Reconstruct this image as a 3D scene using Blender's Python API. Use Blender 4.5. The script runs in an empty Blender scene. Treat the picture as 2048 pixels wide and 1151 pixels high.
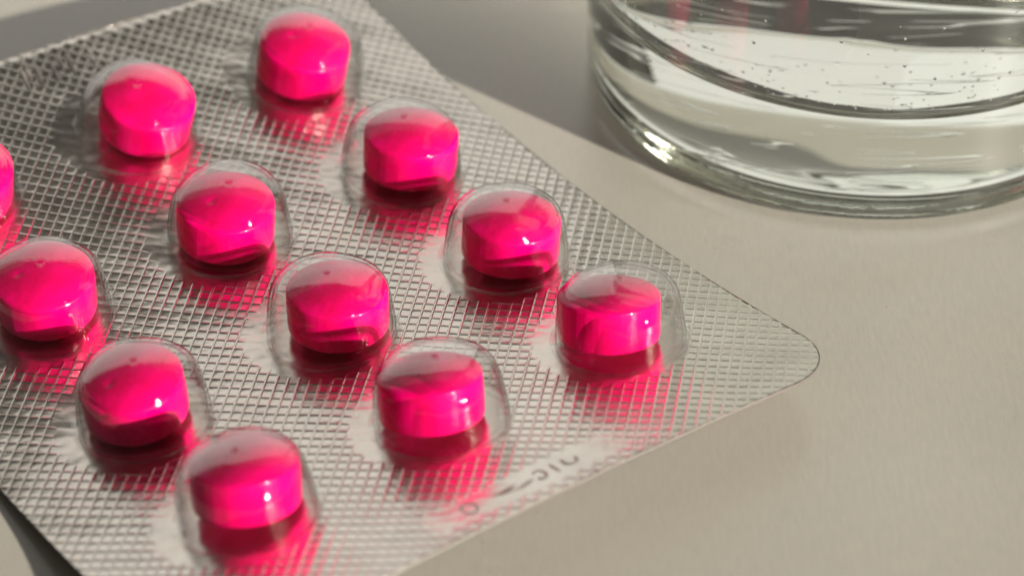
import bpy, math, random
import numpy as np
from mathutils import Vector, Matrix, Euler, noise

random.seed(4)
rng = np.random.default_rng(7)
MM = 0.001
sc = bpy.context.scene
col = sc.collection

# ------------------------------------------------------------------ camera
CAM_E = 0.6682                      # elevation above the table
CAM_D = 0.23613
Z0 = 0.0018                         # height of the pack's reference plane over the table
cd = bpy.data.cameras.new("camera")
cam = bpy.data.objects.new("camera", cd); col.objects.link(cam)
cam.location = (0, -CAM_D * math.cos(CAM_E), CAM_D * math.sin(CAM_E) + Z0)
cam.rotation_euler = (math.pi / 2 - CAM_E, 0, 0)
cd.lens = 94.22; cd.sensor_width = 36; cd.clip_start = 0.01; cd.clip_end = 50
cd.dof.use_dof = True; cd.dof.focus_distance = 0.232; cd.dof.aperture_fstop = 23
sc.camera = cam

# ------------------------------------------------------------------ world and lamps
w = bpy.data.worlds.new("World"); sc.world = w; w.use_nodes = True
w.node_tree.nodes["Background"].inputs[0].default_value = (1.0, 0.90, 0.78, 1)
w.node_tree.nodes["Background"].inputs[1].default_value = 0.07

def area(name, loc, target, sx, sy, power, color, shape='RECTANGLE'):
    l = bpy.data.lights.new(name, 'AREA'); l.shape = shape; l.size = sx
    if shape == 'RECTANGLE': l.size_y = sy
    l.energy = power; l.color = color
    o = bpy.data.objects.new(name, l); col.objects.link(o)
    o.location = loc
    o.rotation_euler = (Vector(target) - Vector(loc)).to_track_quat('-Z', 'Y').to_euler()
    return o

KAZ, KEL, KD = math.radians(52), math.radians(20.5), 2.6
area('key_lamp', (KD * math.sin(KAZ) * math.cos(KEL), -KD * math.cos(KAZ) * math.cos(KEL), KD * math.sin(KEL)),
     (0, 0, 0), 0.060, 0.060, 166, (1.0, 0.93, 0.80), 'DISK')
# two panes of a window behind the table
area('window_lamp', (-0.51, 0.70, 0.325), (-0.51, 0, 0.325), 1.20, 0.63, 2.05, (1.0, 0.965, 0.90))
area('window_lamp', (0.525, 0.70, 0.325), (0.525, 0, 0.325), 0.87, 0.63, 1.36, (1.0, 0.955, 0.89))

sc.view_settings.view_transform = 'Standard'; sc.view_settings.look = 'None'
sc.view_settings.gamma = 1; sc.view_settings.exposure = 0.06
cy = sc.cycles
cy.max_bounces = 16; cy.transmission_bounces = 14; cy.glossy_bounces = 8; cy.diffuse_bounces = 4
cy.transparent_max_bounces = 32; cy.caustics_reflective = True; cy.caustics_refractive = True
cy.blur_glossy = 0.3; cy.sample_clamp_indirect = 25; cy.use_denoising = True

# ------------------------------------------------------------------ helpers
def new_mat(name):
    m = bpy.data.materials.new(name); m.use_nodes = True
    nt = m.node_tree
    for n in list(nt.nodes): nt.nodes.remove(n)
    return m, nt, nt.nodes.new('ShaderNodeOutputMaterial')
def N(nt, t, **kw):
    n = nt.nodes.new(t)
    for k, v in kw.items():
        if k.startswith('i_'): n.inputs[k[2:].replace('_', ' ')].default_value = v
        else: setattr(n, k, v)
    return n
def L(nt, a, b): nt.links.new(a, b)
def ramp(nt, pts):
    r = nt.nodes.new('ShaderNodeValToRGB'); e = r.color_ramp.elements
    while len(e) < len(pts): e.new(0.5)
    for k, (p, c) in enumerate(pts): e[k].position = p; e[k].color = (*c, 1)
    return r
def mesh_obj(name, verts, faces, mat, parent=None, smooth=True):
    me = bpy.data.meshes.new(name)
    me.from_pydata([tuple(v) for v in verts], [], faces); me.update()
    if smooth: me.polygons.foreach_set('use_smooth', [True] * len(me.polygons))
    for m in (mat if isinstance(mat, (list, tuple)) else [mat]): me.materials.append(m)
    o = bpy.data.objects.new(name, me); col.objects.link(o); o.parent = parent
    return o
def fast_mesh(name, V, F, mat, parent=None):
    me = bpy.data.meshes.new(name)
    me.vertices.add(len(V)); me.vertices.foreach_set('co', np.asarray(V, np.float32).ravel())
    me.loops.add(F.size); me.loops.foreach_set('vertex_index', F.astype(np.int32).ravel())
    me.polygons.add(len(F)); me.polygons.foreach_set('loop_start', np.arange(0, F.size, F.shape[1], dtype=np.int32))
    me.update(calc_edges=True); me.validate()
    me.polygons.foreach_set('use_smooth', [True] * len(me.polygons))
    me.materials.append(mat)
    o = bpy.data.objects.new(name, me); col.objects.link(o); o.parent = parent
    return o
def tag(o, label=None, cat=None, group=None, kind=None):
    if label: o['label'] = label
    if cat: o['category'] = cat
    if group: o['group'] = group
    if kind: o['kind'] = kind
    return o
def lathe(profile, seg=96, jig=None):
    V = []; F = []; rings = []
    for k, (r, z) in enumerate(profile):
        if r < 1e-9:
            rings.append([len(V)]); V.append((0, 0, z))
        else:
            ring = []
            for j in range(seg):
                a = 2 * math.pi * j / seg
                rr, zz = (r, z) if jig is None else jig(r, z, a)
                ring.append(len(V)); V.append((rr * math.cos(a), rr * math.sin(a), zz))
            rings.append(ring)
    for A, B in zip(rings[:-1], rings[1:]):
        for j in range(seg):
            j2 = (j + 1) % seg
            if len(A) == 1: F.append((A[0], B[j2], B[j]))
            elif len(B) == 1: F.append((A[j], A[j2], B[0]))
            else: F.append((A[j], A[j2], B[j2], B[j]))
    return V, F
def arc(cx, cz, r, a0, a1, n):
    return [(cx + r * math.cos(math.radians(a0 + (a1 - a0) * k / n)), cz + r * math.sin(math.radians(a0 + (a1 - a0) * k / n))) for k in range(n + 1)]

# ------------------------------------------------------------------ materials
def table_mat():
    m, nt, out = new_mat('table_laminate')
    b = N(nt, 'ShaderNodeBsdfPrincipled')
    tc = N(nt, 'ShaderNodeTexCoord')
    mp = N(nt, 'ShaderNodeMapping'); mp.inputs['Scale'].default_value = (2600, 500, 1); L(nt, tc.outputs['Object'], mp.inputs['Vector'])
    n1 = N(nt, 'ShaderNodeTexNoise', i_Scale=1.0, i_Detail=4.0, i_Roughness=0.6); L(nt, mp.outputs[0], n1.inputs['Vector'])
    n2 = N(nt, 'ShaderNodeTexNoise', i_Scale=38.0, i_Detail=5.0); L(nt, tc.outputs['Object'], n2.inputs['Vector'])
    n3 = N(nt, 'ShaderNodeTexNoise', i_Scale=420.0, i_Detail=3.0); L(nt, tc.outputs['Object'], n3.inputs['Vector'])
    r1 = ramp(nt, [(0.3, (0.375, 0.357, 0.320)), (0.7, (0.415, 0.395, 0.355))]); L(nt, n1.outputs['Fac'], r1.inputs[0])
    r2 = ramp(nt, [(0.3, (0.96, 0.96, 0.95)), (0.7, (1.02, 1.01, 1.0))]); L(nt, n2.outputs['Fac'], r2.inputs[0])
    mx = N(nt, 'ShaderNodeMix', data_type='RGBA', blend_type='MULTIPLY'); mx.inputs['Factor'].default_value = 1
    L(nt, r1.outputs[0], mx.inputs['A']); L(nt, r2.outputs[0], mx.inputs['B'])
    # small specks of dust and grit
    vo = N(nt, 'ShaderNodeTexVoronoi', voronoi_dimensions='2D', i_Scale=48.0); L(nt, tc.outputs['Object'], vo.inputs['Vector'])
    lt = N(nt, 'ShaderNodeMath', operation='LESS_THAN'); lt.inputs[1].default_value = 0.0065; L(nt, vo.outputs['Distance'], lt.inputs[0])
    sp = N(nt, 'ShaderNodeMath', operation='MULTIPLY'); sp.inputs[1].default_value = 0.4; L(nt, lt.outputs[0], sp.inputs[0])
    m2 = N(nt, 'ShaderNodeMix', data_type='RGBA'); L(nt, sp.outputs[0], m2.inputs['Factor'])
    L(nt, mx.outputs['Result'], m2.inputs['A']); m2.inputs['B'].default_value = (0.2, 0.16, 0.10, 1)
    L(nt, m2.outputs['Result'], b.inputs['Base Color'])
    rr = N(nt, 'ShaderNodeMapRange'); rr.inputs['To Min'].default_value = 0.25; rr.inputs['To Max'].default_value = 0.31
    L(nt, n2.outputs['Fac'], rr.inputs[0]); L(nt, rr.outputs[0], b.inputs['Roughness'])
    b.inputs['Specular IOR Level'].default_value = 0.5; b.inputs['IOR'].default_value = 2.0
    ad = N(nt, 'ShaderNodeMath', operation='ADD'); L(nt, n1.outputs['Fac'], ad.inputs[0]); L(nt, n3.outputs['Fac'], ad.inputs[1])
    bp = N(nt, 'ShaderNodeBump', i_Strength=0.25, i_Distance=0.00004); L(nt, ad.outputs[0], bp.inputs['Height']); L(nt, bp.outputs[0], b.inputs['Normal'])
    L(nt, b.outputs[0], out.inputs[0]); return m
def foil_mat():
    m, nt, out = new_mat('aluminium_foil')
    b = N(nt, 'ShaderNodeBsdfPrincipled'); tc = N(nt, 'ShaderNodeTexCoord')
    n1 = N(nt, 'ShaderNodeTexNoise', i_Scale=900.0, i_Detail=4.0); L(nt, tc.outputs['Object'], n1.inputs['Vector'])
    n2 = N(nt, 'ShaderNodeTexNoise', i_Scale=160.0, i_Detail=4.0); L(nt, tc.outputs['Object'], n2.inputs['Vector'])
    r1 = ramp(nt, [(0.3, (0.62, 0.592, 0.54)), (0.7, (0.72, 0.69, 0.632))]); L(nt, n2.outputs['Fac'], r1.inputs[0])
    L(nt, r1.outputs[0], b.inputs['Base Color'])
    b.inputs['Metallic'].default_value = 1.0
    rr = N(nt, 'ShaderNodeMapRange'); rr.inputs['To Min'].default_value = 0.165; rr.inputs['To Max'].default_value = 0.28
    L(nt, n1.outputs['Fac'], rr.inputs[0]); L(nt, rr.outputs[0], b.inputs['Roughness'])
    bp = N(nt, 'ShaderNodeBump', i_Strength=0.3, i_Distance=0.00002); L(nt, n1.outputs['Fac'], bp.inputs['Height']); L(nt, bp.outputs[0], b.inputs['Normal'])
    L(nt, b.outputs[0], out.inputs[0]); return m
def film_mat():
    # thin clear PVC film: Fresnel reflection over straight-through transmission, darker where the film is crossed edge-on
    m, nt, out = new_mat('clear_plastic_film')
    tc = N(nt, 'ShaderNodeTexCoord')
    n1 = N(nt, 'ShaderNodeTexNoise', i_Scale=330.0, i_Detail=2.0); L(nt, tc.outputs['Object'], n1.inputs['Vector'])
    bp = N(nt, 'ShaderNodeBump', i_Strength=0.28, i_Distance=0.0001); L(nt, n1.outputs['Fac'], bp.inputs['Height'])
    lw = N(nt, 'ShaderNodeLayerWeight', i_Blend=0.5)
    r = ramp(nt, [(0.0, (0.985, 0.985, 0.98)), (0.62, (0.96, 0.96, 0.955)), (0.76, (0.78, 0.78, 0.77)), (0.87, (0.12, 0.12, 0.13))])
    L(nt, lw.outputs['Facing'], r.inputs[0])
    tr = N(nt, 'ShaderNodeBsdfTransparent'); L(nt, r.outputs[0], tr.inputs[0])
    gl = N(nt, 'ShaderNodeBsdfGlossy', i_Roughness=0.025); gl.inputs[0].default_value = (1, 1, 1, 1); L(nt, bp.outputs[0], gl.inputs['Normal'])
    pw = N(nt, 'ShaderNodeMath', operation='POWER'); pw.inputs[1].default_value = 3.2; L(nt, lw.outputs['Facing'], pw.inputs[0])
    mu = N(nt, 'ShaderNodeMath', operation='MULTIPLY_ADD', use_clamp=True); mu.inputs[1].default_value = 0.95; mu.inputs[2].default_value = 0.02; L(nt, pw.outputs[0], mu.inputs[0])
    mx = N(nt, 'ShaderNodeMixShader'); L(nt, mu.outputs[0], mx.inputs[0]); L(nt, tr.outputs[0], mx.inputs[1]); L(nt, gl.outputs[0], mx.inputs[2])
    L(nt, mx.outputs[0], out.inputs[0]); return m
def tablet_mat():
    m, nt, out = new_mat('pink_sugar_coating')
    b = N(nt, 'ShaderNodeBsdfPrincipled'); tc = N(nt, 'ShaderNodeTexCoord')
    n1 = N(nt, 'ShaderNodeTexNoise', i_Scale=900.0, i_Detail=4.0); L(nt, tc.outputs['Object'], n1.inputs['Vector'])
    mp = N(nt, 'ShaderNodeMapping'); mp.inputs['Scale'].default_value = (1500, 1500, 130); L(nt, tc.outputs['Object'], mp.inputs['Vector'])
    n2 = N(nt, 'ShaderNodeTexNoise', i_Scale=1.0, i_Detail=3.0); L(nt, mp.outputs[0], n2.inputs['Vector'])
    n3 = N(nt, 'ShaderNodeTexNoise', i_Scale=260.0, i_Detail=3.0); L(nt, tc.outputs['Object'], n3.inputs['Vector'])
    r = ramp(nt, [(0.38, (0.78, 0.0002, 0.115)), (0.64, (0.97, 0.0003, 0.19))]); L(nt, n3.outputs['Fac'], r.inputs[0])
    L(nt, r.outputs[0], b.inputs['Base Color'])
    rr = N(nt, 'ShaderNodeMapRange'); rr.inputs['To Min'].default_value = 0.20; rr.inputs['To Max'].default_value = 0.38
    L(nt, n3.outputs['Fac'], rr.inputs[0]); L(nt, rr.outputs[0], b.inputs['Roughness'])
    b.inputs['Specular IOR Level'].default_value = 0.1
    b.inputs['Coat Weight'].default_value = 0.4; b.inputs['Coat Roughness'].default_value = 0.08; b.inputs['Coat IOR'].default_value = 1.45
    b.inputs['Subsurface Weight'].default_value = 0.15
    b.inputs['Subsurface Radius'].default_value = (1.0, 0.08, 0.25); b.inputs['Subsurface Scale'].default_value = 0.0008
    ad = N(nt, 'ShaderNodeMath', operation='ADD'); L(nt, n1.outputs['Fac'], ad.inputs[0]); L(nt, n2.outputs['Fac'], ad.inputs[1])
    bp = N(nt, 'ShaderNodeBump', i_Strength=0.7, i_Distance=0.00007); L(nt, ad.outputs[0], bp.inputs['Height']); L(nt, bp.outputs[0], b.inputs['Normal'])
    L(nt, b.outputs[0], out.inputs[0]); return m
def edge_mat():
    m, nt, out = new_mat('cut_plastic_edge')
    b = N(nt, 'ShaderNodeBsdfPrincipled'); b.inputs['Base Color'].default_value = (0.16, 0.14, 0.13, 1); b.inputs['Roughness'].default_value = 0.3
    L(nt, b.outputs[0], out.inputs[0]); return m
def glass_mat(name, ior, tint, streak=0.0):
    m, nt, out = new_mat(name)
    g = N(nt, 'ShaderNodeBsdfGlass', i_IOR=ior, i_Roughness=0.0); g.inputs[0].default_value = (*tint, 1)
    if streak:
        tc = N(nt, 'ShaderNodeTexCoord')
        mp = N(nt, 'ShaderNodeMapping'); mp.inputs['Scale'].default_value = (55, 460, 460); L(nt, tc.outputs['Object'], mp.inputs['Vector'])
        n1 = N(nt, 'ShaderNodeTexNoise', i_Scale=1.0, i_Detail=0.6, i_Roughness=0.5); L(nt, mp.outputs[0], n1.inputs['Vector'])
        # sparse wavy chill marks: narrow contour lines of the noise, kept only here and there
        sb = N(nt, 'ShaderNodeMath', operation='SUBTRACT'); sb.inputs[1].default_value = 0.52; L(nt, n1.outputs['Fac'], sb.inputs[0])
        ab = N(nt, 'ShaderNodeMath', operation='ABSOLUTE'); L(nt, sb.outputs[0], ab.inputs[0])
        mr = N(nt, 'ShaderNodeMapRange', interpolation_type='SMOOTHSTEP'); mr.inputs['From Min'].default_value = 0.0; mr.inputs['From Max'].default_value = 0.018
        mr.inputs['To Min'].default_value = 1.0; mr.inputs['To Max'].default_value = 0.0; L(nt, ab.outputs[0], mr.inputs[0])
        n2 = N(nt, 'ShaderNodeTexNoise', i_Scale=190.0, i_Detail=1.0); L(nt, tc.outputs['Object'], n2.inputs['Vector'])
        m2 = N(nt, 'ShaderNodeMapRange', interpolation_type='SMOOTHSTEP'); m2.inputs['From Min'].default_value = 0.49; m2.inputs['From Max'].default_value = 0.55; L(nt, n2.outputs['Fac'], m2.inputs[0])
        ge = N(nt, 'ShaderNodeNewGeometry'); sg = N(nt, 'ShaderNodeSeparateXYZ'); L(nt, ge.outputs['True Normal'], sg.inputs[0])
        an = N(nt, 'ShaderNodeMath', operation='ABSOLUTE'); L(nt, sg.outputs['Z'], an.inputs[0])
        gt = N(nt, 'ShaderNodeMath', operation='GREATER_THAN'); gt.inputs[1].default_value = 0.9; L(nt, an.outputs[0], gt.inputs[0])
        m0 = N(nt, 'ShaderNodeMath', operation='MULTIPLY'); L(nt, gt.outputs[0], m0.inputs[0]); L(nt, m2.outputs[0], m0.inputs[1])
        mm = N(nt, 'ShaderNodeMath', operation='MULTIPLY'); L(nt, mr.outputs[0], mm.inputs[0]); L(nt, m0.outputs[0], mm.inputs[1])
        ad = N(nt, 'ShaderNodeMath', operation='MULTIPLY_ADD'); ad.inputs[1].default_value = 0.012; L(nt, n1.outputs['Fac'], ad.inputs[0]); L(nt, mm.outputs[0], ad.inputs[2])
        # stippled bearing ring round the foot
        sx = N(nt, 'ShaderNodeSeparateXYZ'); L(nt, tc.outputs['Object'], sx.inputs[0])
        ln = N(nt, 'ShaderNodeVectorMath', operation='LENGTH'); L(nt, tc.outputs['Object'], ln.inputs[0])
        m3 = N(nt, 'ShaderNodeMapRange'); m3.inputs['From Min'].default_value = 0.0015; m3.inputs['From Max'].default_value = 0.0028; m3.inputs['To Min'].default_value = 1; m3.inputs['To Max'].default_value = 0; L(nt, sx.outputs['Z'], m3.inputs[0])
        m4 = N(nt, 'ShaderNodeMapRange'); m4.inputs['From Min'].default_value = 0.0215; m4.inputs['From Max'].default_value = 0.0225; L(nt, ln.outputs['Value'], m4.inputs[0])
        n3 = N(nt, 'ShaderNodeTexNoise', i_Scale=1300.0, i_Detail=1.0); L(nt, tc.outputs['Object'], n3.inputs['Vector'])
        q1 = N(nt, 'ShaderNodeMath', operation='MULTIPLY'); L(nt, m3.outputs[0], q1.inputs[0]); L(nt, m4.outputs[0], q1.inputs[1])
        q2 = N(nt, 'ShaderNodeMath', operation='MULTIPLY'); L(nt, q1.outputs[0], q2.inputs[0]); L(nt, n3.outputs['Fac'], q2.inputs[1])
        q3 = N(nt, 'ShaderNodeMath', operation='MULTIPLY_ADD'); q3.inputs[1].default_value = 0.09; L(nt, q2.outputs[0], q3.inputs[0]); L(nt, ad.outputs[0], q3.inputs[2])
        bp = N(nt, 'ShaderNodeBump', i_Strength=streak, i_Distance=0.0002); L(nt, q3.outputs[0], bp.inputs['Height']); L(nt, bp.outputs[0], g.inputs['Normal'])
    L(nt, g.outputs[0], out.inputs[0]); return m
M_table, M_foil, M_film, M_tab, M_edge = table_mat(), foil_mat(), film_mat(), tablet_mat(), edge_mat()
M_stamp_shade = new_mat('stamped_foil_shade')
_b = N(M_stamp_shade[1], 'ShaderNodeBsdfPrincipled'); _b.inputs['Base Color'].default_value = (0.44, 0.41, 0.39, 1); _b.inputs['Metallic'].default_value = 0.7; _b.inputs['Roughness'].default_value = 0.45  # darker than the foil: shading of the stamped strokes put into the colour
L(M_stamp_shade[1], _b.outputs[0], M_stamp_shade[2].inputs[0]); M_stamp_shade = M_stamp_shade[0]
M_glass = glass_mat('clear_glass', 1.50, (0.955, 0.972, 0.945), 1.0)
M_iface = glass_mat('water_against_glass', 1.333 / 1.50, (1, 1, 1))
M_water = glass_mat('water_surface', 1.333, (1, 1, 1))
M_bub = glass_mat('air_in_water', 1.0 / 1.333, (1, 1, 1))

# ------------------------------------------------------------------ table
tv, tf = [], []
S = 1.6
o = mesh_obj('table', [(-S, -S, 0), (S, -S, 0), (S, 1.3, 0), (-S, 1.3, 0)], [(0, 1, 2, 3)], M_table, smooth=False)
tag(o, 'pale warm grey satin table top', 'table', kind='structure')

# ------------------------------------------------------------------ the bent blister pack
AZ = 0.6292
PU, PV = 16.71, 18.57
TX, TY = -20.475, 0.605
UB, UT = 1.5 * PU + 15.16, -1.5 * PU - 13.88
VR, VL = -PV - 12.31, PV + 13.44
CR = 6.2
def zz(u, v):
    return 3.1906e-3*u*u - 1.2495e-3*v*v - 0.3034e-3*u*v - 0.3077e-5*u**3 + 1.871e-5*u*u*v - 0.0531e-2*u + 0.4261e-2*v
def P(u, v, h=0.0):
    """pack coordinates in mm -> world metres (numpy)"""
    u = np.asarray(u, float); v = np.asarray(v, float)
    zu = (zz(u + .01, v) - zz(u - .01, v)) / .02; zv = (zz(u, v + .01) - zz(u, v - .01)) / .02
    l = np.sqrt(1 + zu * zu + zv * zv)
    a = u - h * zu / l; b = v - h * zv / l; c = zz(u, v) + h / l
    x = TX + a * math.sin(AZ) - b * math.cos(AZ); y = TY - a * math.cos(AZ) - b * math.sin(AZ)
    return np.stack([x, y, c + Z0 * 1000], -1) * MM
def frame(u, v):
    p0 = Vector(P(u, v)); pn = Vector(P(u, v, 1.0)); n = (pn - p0).normalized()
    x = Vector((1, 0, 0)); x = (x - n * x.dot(n)).normalized(); y = n.cross(x)
    return p0, Matrix((x, y, n)).transposed().to_4x4()
CELL = [(-1 if c == 'A' else 0 if c == 'B' else 1, i, c) for c in 'ABC' for i in range(4)]

def snap(u, v, grow=0.0):
    """nearest point inside the rounded outline"""
    cu, cv = (UB + UT) / 2, (VR + VL) / 2
    hu, hv = (UB - UT) / 2 + grow, (VL - VR) / 2 + grow
    du, dv = u - cu, v - cv
    qu = np.clip(du, -(hu - CR), hu - CR); qv = np.clip(dv, -(hv - CR), hv - CR)
    ru, rv = du - qu, dv - qv; r = np.hypot(ru, rv)
    k = np.where(r > CR, CR / np.maximum(r, 1e-9), 1.0)
    return cu + qu + ru * k, cv + qv + rv * k, r > CR + 1e-6

pack = bpy.data.objects.new('blister_pack', None); col.objects.link(pack)
pack.empty_display_size = 0.01
tag(pack, 'silver foil blister pack with knurled surface and clear bubbles lying on the table', 'blister pack')

offs = np.array([0, .05, .085, .125, .155, .5, .845, .875, .915, .95])
K = 63
lin = np.concatenate([k + offs for k in range(-K, K)])
Sg, Tg = np.meshgrid(lin, lin, indexing='ij')
R2 = math.sqrt(.5)
PS, PT = 1.05, 0.94                    # knurl pitch along both directions, mm
U0, V0 = (Sg * PS + Tg * PT) * R2, (Sg * PS - Tg * PT) * R2
u, v, outm = snap(U0, V0)
def sm(x, a, b):
    t = np.clip((x - a) / (b - a), 0, 1); return t * t * (3 - 2 * t)
# knurl amplitude: none under the bubbles and on the coding strips
amp = np.ones_like(u); dome_d = np.full_like(u, 99.0)
lx = lambda a, b: (a * math.sin(AZ) - b * math.cos(AZ), -a * math.cos(AZ) - b * math.sin(AZ))
for cv_, i, c in CELL:
    bu, bv = (i - 1.5) * PU, cv_ * PV
    dx, dy = lx(u - bu, v - bv)
    jitter = 0.10 * np.sin(np.arctan2(dy, dx) * 23 + i) + 0.08 * np.sin(np.arctan2(dy, dx) * 41 + cv_)
    d = np.hypot(dx + 1.0, dy + 0.35) + jitter
    amp *= sm(d, 6.5, 7.1)
    dome_d = np.minimum(dome_d, np.hypot(dx, dy))
strip = sm(np.abs(v - 0.5), 8.2, 10.0) + sm(-(u - (UB - 4.2)), 0.0, 0.7)      # coding strip, near end
near_edge = sm(u, UB - 1.5, UB - 0.9)
amp *= np.clip(strip + near_edge, 0, 1)
strip2 = sm(np.abs(v - 10), 19.0, 20.2) + sm(u - (UT + 5.6), 0.0, 0.5)
fs = np.abs(Sg - np.round(Sg)); ft = np.abs(Tg - np.round(Tg))
ridge = np.maximum(0.75 * (1 - sm(fs, 0.04, 0.14)), 1 - sm(ft, 0.045, 0.14))
pillow = sm(fs, 0.09, .19) * sm(ft, 0.09, .19)
dome_c = sm(fs, 0.1, .5) * sm(ft, 0.1, .5)
rnd = np.sin(np.floor(Sg) * 12.9898 + np.floor(Tg) * 78.233) * 43758.5
rnd = rnd - np.floor(rnd)
rnd2 = rnd * 97.31 - np.floor(rnd * 97.31)
h = amp * (0.060 * ridge + 0.016 * dome_c * (2 * rnd - .6) + 0.035 * (2 * rnd - 1) * pillow * (Sg - np.floor(Sg) - .5) + 0.035 * (2 * rnd2 - 1) * pillow * (Tg - np.floor(Tg) - .5))
wr = 0.05 * np.sin(u * 2.1 + np.sin(v * 1.3) * 2) * np.sin(v * 1.7 + np.sin(u * .9) * 2) + 0.03 * np.sin(u * 4.7 + v * 2.3 + np.sin(v * 3.1))
h = h + (1 - amp) * wr * 0.2 + 0.05 * np.sin(u * .42 + np.sin(v * .2)) * np.sin(v * .36 + 1 + np.sin(u * .23)) + 0.02 * np.sin(u * 1.1 + v * .3) * np.sin(v * .9 + 1)
rim_d = u - UT
h = h - 0.16 * (1 - sm(rim_d, 0.0, 0.75))          # the cut edge is pressed down
Vw = P(u, v, h)
n = len(lin); idx = np.arange(n * n).reshape(n, n)
F = np.stack([idx[:-1, :-1], idx[1:, :-1], idx[1:, 1:], idx[:-1, 1:]], -1).reshape(-1, 4)[:, ::-1]
keep = ~(outm.ravel()[F].all(1)); F = F[keep]
used = np.unique(F); remap = -np.ones(n * n, int); remap[used] = np.arange(len(used))
foil = fast_mesh('foil_sheet', Vw.reshape(-1, 3)[used], remap[F], M_foil, pack)

# cut edge of the laminated sheet: a thin slab under the knurled face
ob = []
cu, cvv = (UB + UT) / 2, (VR + VL) / 2
hu, hv = (UB - UT) / 2 + .06, (VL - VR) / 2 + .06
for (su, sv, a0) in ((1, 1, 0), (-1, 1, 90), (-1, -1, 180), (1, -1, 270)):
    for k in range(13):
        a = math.radians(a0 + 90 * k / 12)
        ob.append((cu + su * (hu - CR) + CR * math.cos(a), cvv + sv * (hv - CR) + CR * math.sin(a)))
dense = []
for (a, b) in zip(ob, ob[1:] + ob[:1]):
    m = max(1, int(math.dist(a, b) / 1.0))
    for k in range(m): dense.append((a[0] + (b[0] - a[0]) * k / m, a[1] + (b[1] - a[1]) * k / m))
du = np.array([p[0] for p in dense]); dv = np.array([p[1] for p in dense]); nb = len(dense)
rv_ = [P(du, dv, np.where(du < UT + 3, -0.12, 0.02)), P(du, dv, -0.17), P(du, dv, -0.26)]
inn = [P(cu + (du - cu) * k, cvv + (dv - cvv) * k, -0.26) for k in (.8, .6, .4, .2)]
VV = np.concatenate(rv_ + inn + [P([cu], [cvv], -0.26)]); FF = []
rings = 7
for r_ in range(rings - 1):
    for j in range(nb):
        j2 = (j + 1) % nb
        FF.append((r_ * nb + j, r_ * nb + j2, (r_ + 1) * nb + j2, (r_ + 1) * nb + j)[::-1])
for j in range(nb): FF.append(((rings - 1) * nb + j, rings * nb, (rings - 1) * nb + (j + 1) % nb))
mesh_obj('sheet_edge', VV, FF, M_edge, pack)

# clear bubbles
prof = [(6.3, 0.06), (6.08, 0.13), (5.90, 0.20), (5.74, 0.24), (5.72, 0.38), (5.80, 0.52), (5.76, 0.8), (5.66, 1.6), (5.52, 2.6), (5.36, 3.5)]
prof += [(5.22, 4.1), (5.0, 4.62), (4.68, 5.06), (4.25, 5.38), (3.7, 5.60), (3.0, 5.78), (2.2, 5.92), (1.4, 6.01), (.75, 6.05), (.42, 6.06), (.30, 6.02), (.20, 5.93), (.10, 5.89), (0, 5.88)]
def smooth_prof(pr, n=3):
    out = []
    p = [np.array(q) for q in pr]
    for k in range(len(p) - 1):
        a, b, c, d = p[max(k - 1, 0)], p[k], p[k + 1], p[min(k + 2, len(p) - 1)]
        for j in range(n):
            t = j / n
            out.append(tuple(.5 * (2 * b + (c - a) * t + (2 * a - 5 * b + 4 * c - d) * t * t + (3 * b - a - 3 * c + d) * t ** 3)))
    out.append(tuple(pr[-1])); return [(max(r, 0) if k < len(out) - 1 else 0, z) for k, (r, z) in enumerate(out)]
def bubble_mesh(seed):
    def jig(r, z, a):
        d = 0.05 * math.sin(3 * a + seed) + 0.035 * math.sin(5 * a + seed * 2.1)
        k = min(1, r / 4)
        sq = 0.05 * math.cos(4 * (a - 0.25))
        up = max(0, min(1, z / 2))
        return (r * (1 + 0.012 * math.sin(3 * a + seed * 1.7) * up) + (d + sq) * k * up, z + 0.05 * math.sin(2 * a + seed * 3) * k * min(1, z / 5))
    pr = [(r * 0.97, z) for r, z in smooth_prof(prof)]
    Vb, Fb = lathe(pr, 112, jig)
    # inner face of the film
    inn_ = [(max(r - 0.26 * min(1, r / 4.0) * (1 if z < 5 else .75), 0), z - 0.03 - 0.20 * min(1, z / 5.4)) for r, z in pr]
    Vi, Fi = lathe(inn_, 112, jig); k0 = len(Vb)
    Vb = Vb + Vi; Fb = Fb + [tuple(i + k0 for i in f)[::-1] for f in Fi]
    out = []
    for x, y, z in Vb:          # uneven drawing of the plastic: shallow dents and ripples in the walls
        wz = max(0, min(1, z / .8)) * max(0, min(1, (5.4 - z) / 1.5)) * .7
        n1 = noise.noise(Vector((x * .55 + seed * 7, y * .55, z * .5))); n2 = noise.noise(Vector((x * 1.5 - seed * 3, y * 1.5, z * .7)))
        k = 1 + wz * (.012 * n1 + .0045 * n2)
        out.append((x * k * MM, y * k * MM, (z * (1 + .010 * n1 * wz) + .02 * n2 * wz) * MM))
    return out, Fb

bub_data = []
for s in range(12):
    Vb, Fb = bubble_mesh(s * 1.9 + .4)
    me = bpy.data.meshes.new('bubble'); me.from_pydata(Vb, [], Fb); me.update()
    me.polygons.foreach_set('use_smooth', [True] * len(me.polygons)); me.materials.append(M_film); bub_data.append(me)
for q, (cv_, i, c) in enumerate(CELL):
    p0, R = frame((i - 1.5) * PU, cv_ * PV)
    b = bpy.data.objects.new('bubble', bub_data[q]); col.objects.link(b); b.parent = pack
    b.matrix_world = Matrix.Translation(p0) @ R @ Matrix.Rotation(random.uniform(-.12, .12), 4, 'Z')

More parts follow.
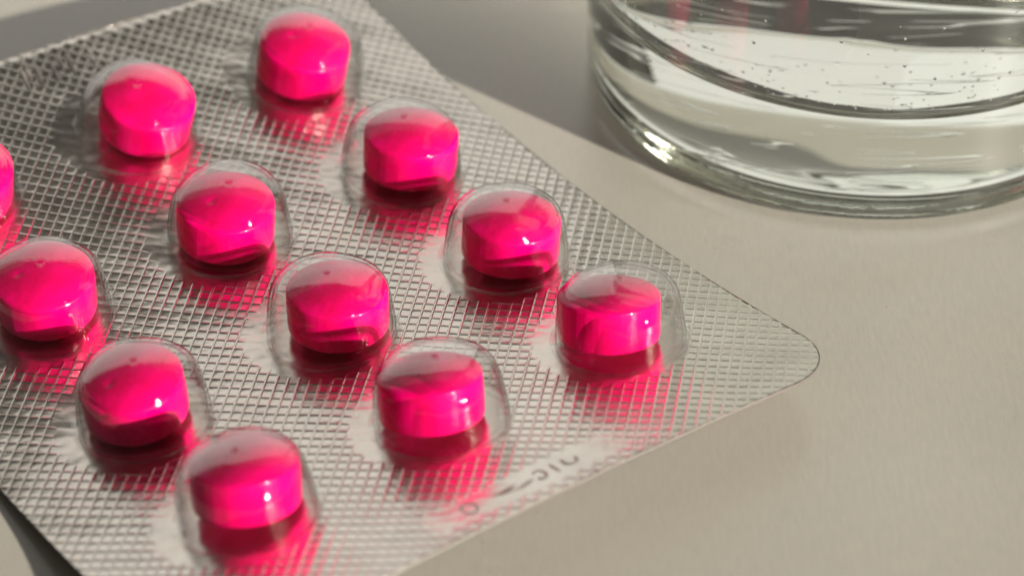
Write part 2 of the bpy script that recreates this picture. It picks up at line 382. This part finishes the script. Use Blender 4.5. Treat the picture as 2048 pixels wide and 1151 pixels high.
# code stamped into the smooth strips: blurred strokes, as far as they can be made out
def stroke(pts, wdt=0.17, hgt=0.07, name='embossed_mark'):
    V_, F_ = [], []
    m = 6
    for k, (a, b) in enumerate(pts):
        a2, b2 = pts[min(k + 1, len(pts) - 1)]; a1, b1 = pts[max(k - 1, 0)]
        t = np.array([a2 - a1, b2 - b1]); t = t / max(np.linalg.norm(t), 1e-9); nrm = np.array([-t[1], t[0]])
        e = 0.35 if k in (0, len(pts) - 1) else 1.0
        for j in range(m + 1):
            an = math.pi * j / m
            V_.append(P(a + nrm[0] * wdt * e * math.cos(an), b + nrm[1] * wdt * e * math.cos(an), 0.0 + hgt * e * math.sin(an)))
    for k in range(len(pts) - 1):
        for j in range(m): F_.append((k * (m + 1) + j, k * (m + 1) + j + 1, (k + 1) * (m + 1) + j + 1, (k + 1) * (m + 1) + j))
    return V_, F_
def mark(strokes, u0, v0, sx=1.0):
    V_, F_ = [], []
    for s in strokes:
        pts = [(u0 + b, v0 + a * sx) for a, b in s]
        a, b = stroke(pts); k = len(V_)
        V_ += a; F_ += [tuple(i + k for i in f) for f in b]
    mesh_obj('embossed_mark', V_, F_, M_stamp_shade, pack)
ell = lambda rx, ry, a0=0, a1=360, n=16: [(rx * math.cos(math.radians(a0 + (a1 - a0) * k / n)), ry * math.sin(math.radians(a0 + (a1 - a0) * k / n))) for k in range(n + 1)]
bar = lambda x0, y0, x1, y1: [(x0 + (x1 - x0) * k / 4, y0 + (y1 - y0) * k / 4) for k in range(5)]
um = UB - 2.9
mark([ell(.62, .75)], um, 5.9)
mark([bar(-1.4, -.25, 1.2, .0), bar(-1.1, .3, .6, .2)], um, 2.6)
mark([bar(-.8, .1, .9, .4)], um, 0.6)
mark([ell(.45, .65, 20, 330)], um, -0.9)
mark([bar(0, -.8, 0, .8)], um, -2.3)
mark([bar(.55, -.7, .55, .3), ell(.55, .5, 0, 180, 10), bar(-.55, .3, -.55, -.3)], um, -3.9)
um2 = UT + 3.2
for k, vv in enumerate((-1.5, .8, 2.6, 4.2, 5.6)):
    mark([bar(-.3, -1.5, .4, 1.5)] + ([bar(.6, -1.5, 1.1, .6)] if k % 2 else []), um2, vv)

# ------------------------------------------------------------------ tablets
TR, TB, TD, TD2 = 4.38, 1.84, 1.0, 0.62           # radius, half band, dome rise
def tablet_profile():
    Rs = (TR ** 2 + TD ** 2) / (2 * TD)
    pr = []
    am = math.degrees(math.asin((TR - .22) / Rs))
    top = [(Rs * math.sin(math.radians(am * k / 16)), TB + TD - Rs + Rs * math.cos(math.radians(am * k / 16))) for k in range(17)]
    rim = [(TR - .10, TB + 0.03), (TR - .03, TB - .06), (TR, TB - .2), (TR + .015, .5 * TB), (TR + .02, 0)]
    half = top + rim
    pr = half + [(r, -z if z <= TB else -(TB + (z - TB) * TD2 / TD)) for r, z in half[:-1][::-1]]
    pr[0] = (0, pr[0][1]); pr[-1] = (0, pr[-1][1])
    return pr[::-1]
def tablet_mesh(seed, dot=None):
    V_, F_ = lathe(tablet_profile(), 96)
    out = []
    for x, y, z in V_:
        nz = noise.noise(Vector((x * .35 + seed * 9, y * .35, z * .35)))
        n2 = noise.noise(Vector((x * 1.3 + seed * 5, y * 1.3, z * 1.3)))
        k = 1 + .006 * nz + .002 * n2
        zz_ = z * (1 + .012 * nz)
        if dot and z > 1:
            d = math.hypot(x - dot[0], y - dot[1])
            zz_ -= .16 * math.exp(-(d / .33) ** 2)
        out.append((x * k * MM, y * k * MM, zz_ * MM))
    me = bpy.data.meshes.new('tablet'); me.from_pydata(out, [], F_); me.update()
    me.polygons.foreach_set('use_smooth', [True] * len(me.polygons)); me.materials.append(M_tab); return me
# cell: dx, dy (mm across the cell, right / away), lean towards camera (deg), lean to the right (deg), label
TAB = {
 'A0': (-0.3, -0.4, 3, 2, 'pink round tablet in the topmost bubble of the pack, farthest from the camera'),
 'A1': (0.8, -0.2, -2, -1, 'pink round tablet second from the top in the column along the right edge'),
 'A2': (0.45, -0.2, 0, 3, 'pink round tablet with finely crackled dark face, third in the right edge column'),
 'A3': (-1.0, -0.25, -7, 0, 'pink round tablet in the bubble nearest the pack\'s pointed right corner'),
 'B0': (0.9, 0.3, 6, 4, 'pink round tablet at the far end of the middle column, near the frosted glinting edge'),
 'B1': (-0.3, -0.7, 1, 2, 'pink round tablet second from the far end in the middle column'),
 'B2': (0.7, 0.0, 0, 2, 'pink round tablet third from the far end in the middle column'),
 'B3': (-0.7, -0.3, -8, 3, 'pink round tablet at the near end of the middle column, beside the stamped code'),
 'C0': (0.75, 0.2, 2, 2, 'pink round tablet cut off by the left border of the picture, only its edge showing'),
 'C1': (0.0, 0.2, 2, 1, 'pink round tablet touching the left border at mid height'),
 'C2': (-0.5, -0.1, 4, 0, 'pink round tablet in deep shade below its rim, third in the leftmost column'),
 'C3': (0.15, 0.7, -7, 4, 'pink round tablet lowest in the picture, blurred, with two white glints'),
}
DOT = {'A0': (-1.3, -.3), 'B1': (-1.2, -1.0), 'C1': (-2.0, -.7), 'C2': (-1.5, -1.4)}
for q, (cv_, i, c) in enumerate(CELL):
    key = c + str(i); dx, dy, lx_, ly_, lab = TAB[key]
    p0, R = frame((i - 1.5) * PU, cv_ * PV)
    lift = TB + TD2 + 0.08 + (abs(lx_) + abs(ly_)) * 0.012
    t = bpy.data.objects.new('tablet', tablet_mesh(q + 1, DOT.get(key))); col.objects.link(t)
    t.matrix_world = Matrix.Translation(p0) @ R @ Matrix.Translation((dx * MM, dy * MM, lift * MM)) @ Euler((math.radians(lx_), math.radians(ly_), random.uniform(-.3, .3) if key not in DOT else 0)).to_matrix().to_4x4()
    tag(t, lab, 'tablet', 'pink tablets in the blister pack')

# ------------------------------------------------------------------ glass of water
GX, GY = 34.4, 37.9
WL = 62.0                     # water level
outer = [(0, 1.4), (8, 1.4), (18, 1.38), (20.8, 1.3), (22.0, 1.0), (22.9, .45), (23.5, .08), (24.2, 0.0), (25.0, .04), (25.9, .22), (26.5, .75), (26.85, 1.6), (26.95, 2.8), (27.0, 5.0), (27.05, 8), (27.3, 16), (27.8, 30), (28.4, 50), (29.2, 78)]
rim = [(29.25, 86.0), (29.0, 87.0), (28.4, 87.4), (27.8, 87.0), (27.5, 86.0)]
inner = [(27.4, 78), (26.7, 62)]
below = [(26.7, 62), (26.2, 50), (25.6, 32), (25.2, 20), (24.95, 14.5), (24.5, 12.6), (23.6, 11.2), (22.4, 10.35), (20.5, 9.9), (16, 9.75), (8, 9.6), (0, 9.55)]
def dens(pr, n=3): return smooth_prof(pr, n)
def jig_out(r, z, a):
    k = 0.012 * math.sin(a * 5 + z * .3) if z < 6 else 0.012 * math.sin(a * 5 + z * .12)
    return r + k * min(1, r / 10), z
def jig_in(r, z, a):
    return r + 0.06 * math.sin(a * 4 + z * .25) * min(1, r / 10), z + 0.10 * math.sin(a * 3 + r * .35) * min(1, r / 6) * (1 if z < 15 else 0)
def mmv(V_): return [(x * MM, y * MM, z * MM) for x, y, z in V_]
glass = bpy.data.objects.new('drinking_glass', None); col.objects.link(glass); glass.location = (GX * MM, GY * MM, 0.0001)
tag(glass, 'heavy clear drinking glass with thick base standing on the table behind the pack', 'glass')
Vg, Fg = lathe(dens(outer), 160, jig_out)
body = mesh_obj('outer_wall', mmv(Vg), Fg, M_glass, glass)
Vr, Fr = lathe(dens([outer[-1]] + rim + inner, 3)[:-1] + [(26.7, 62)], 160)
Vr = [(x, y, z) for x, y, z in Vr]
mesh_obj('rim', mmv(Vr), Fr, M_glass, glass)
# water: sides against the glass, and its surface
wp = dens(below[::-1], 4)
wp = [(0, wp[0][1])] + wp[1:-1] + [(26.7, WL)]
Vw_, Fw_ = lathe(wp, 160, jig_in)
top_start = len(Fw_); base_n = len(Vw_)
ringtop = list(range(base_n - 160, base_n)); Vw_.append((0, 0, WL))
for j in range(160): Fw_.append((ringtop[j], ringtop[(j + 1) % 160], base_n))
water = mesh_obj('water', mmv(Vw_), Fw_, [M_iface, M_water], None)
water.location = glass.location
for k in range(top_start, len(Fw_)): water.data.polygons[k].material_index = 1
tag(water, 'clear still water with tiny bubbles filling the drinking glass', 'water')
# tiny air bubbles clinging to the floor and the wall of the glass
BV, BF = [], []
def ico(cx, cy_, cz, r):
    k = len(BV); m, q = 8, 5
    vs, fs_ = lathe([(r * math.sin(math.pi * j / q), -r * math.cos(math.pi * j / q)) if 0 < j < q else (0, -r if j == 0 else r) for j in range(q + 1)], m)
    BV.extend([(x + cx, y + cy_, z + cz) for x, y, z in vs]); BF.extend([tuple(i + k for i in f) for f in fs_])
for k in range(230):
    a = random.uniform(math.pi * .95, math.pi * 2.05); rr = 23.3 * random.random() ** .28
    ico(rr * math.cos(a), rr * math.sin(a), 10.1 + max(0, rr - 20.5) * .42 + random.uniform(.05, .3), random.choice((.08, .10, .13, .17)))
for k in range(60):
    a = random.uniform(math.pi * 1.05, math.pi * 1.9); z = random.uniform(14, 30)
    rr = 24.6 + (z - 14) * .035
    ico(rr * math.cos(a), rr * math.sin(a), z, random.choice((.09, .12, .16)))
bo = mesh_obj('air_bubbles', mmv(BV), BF, M_bub, water); tag(bo, kind='stuff')
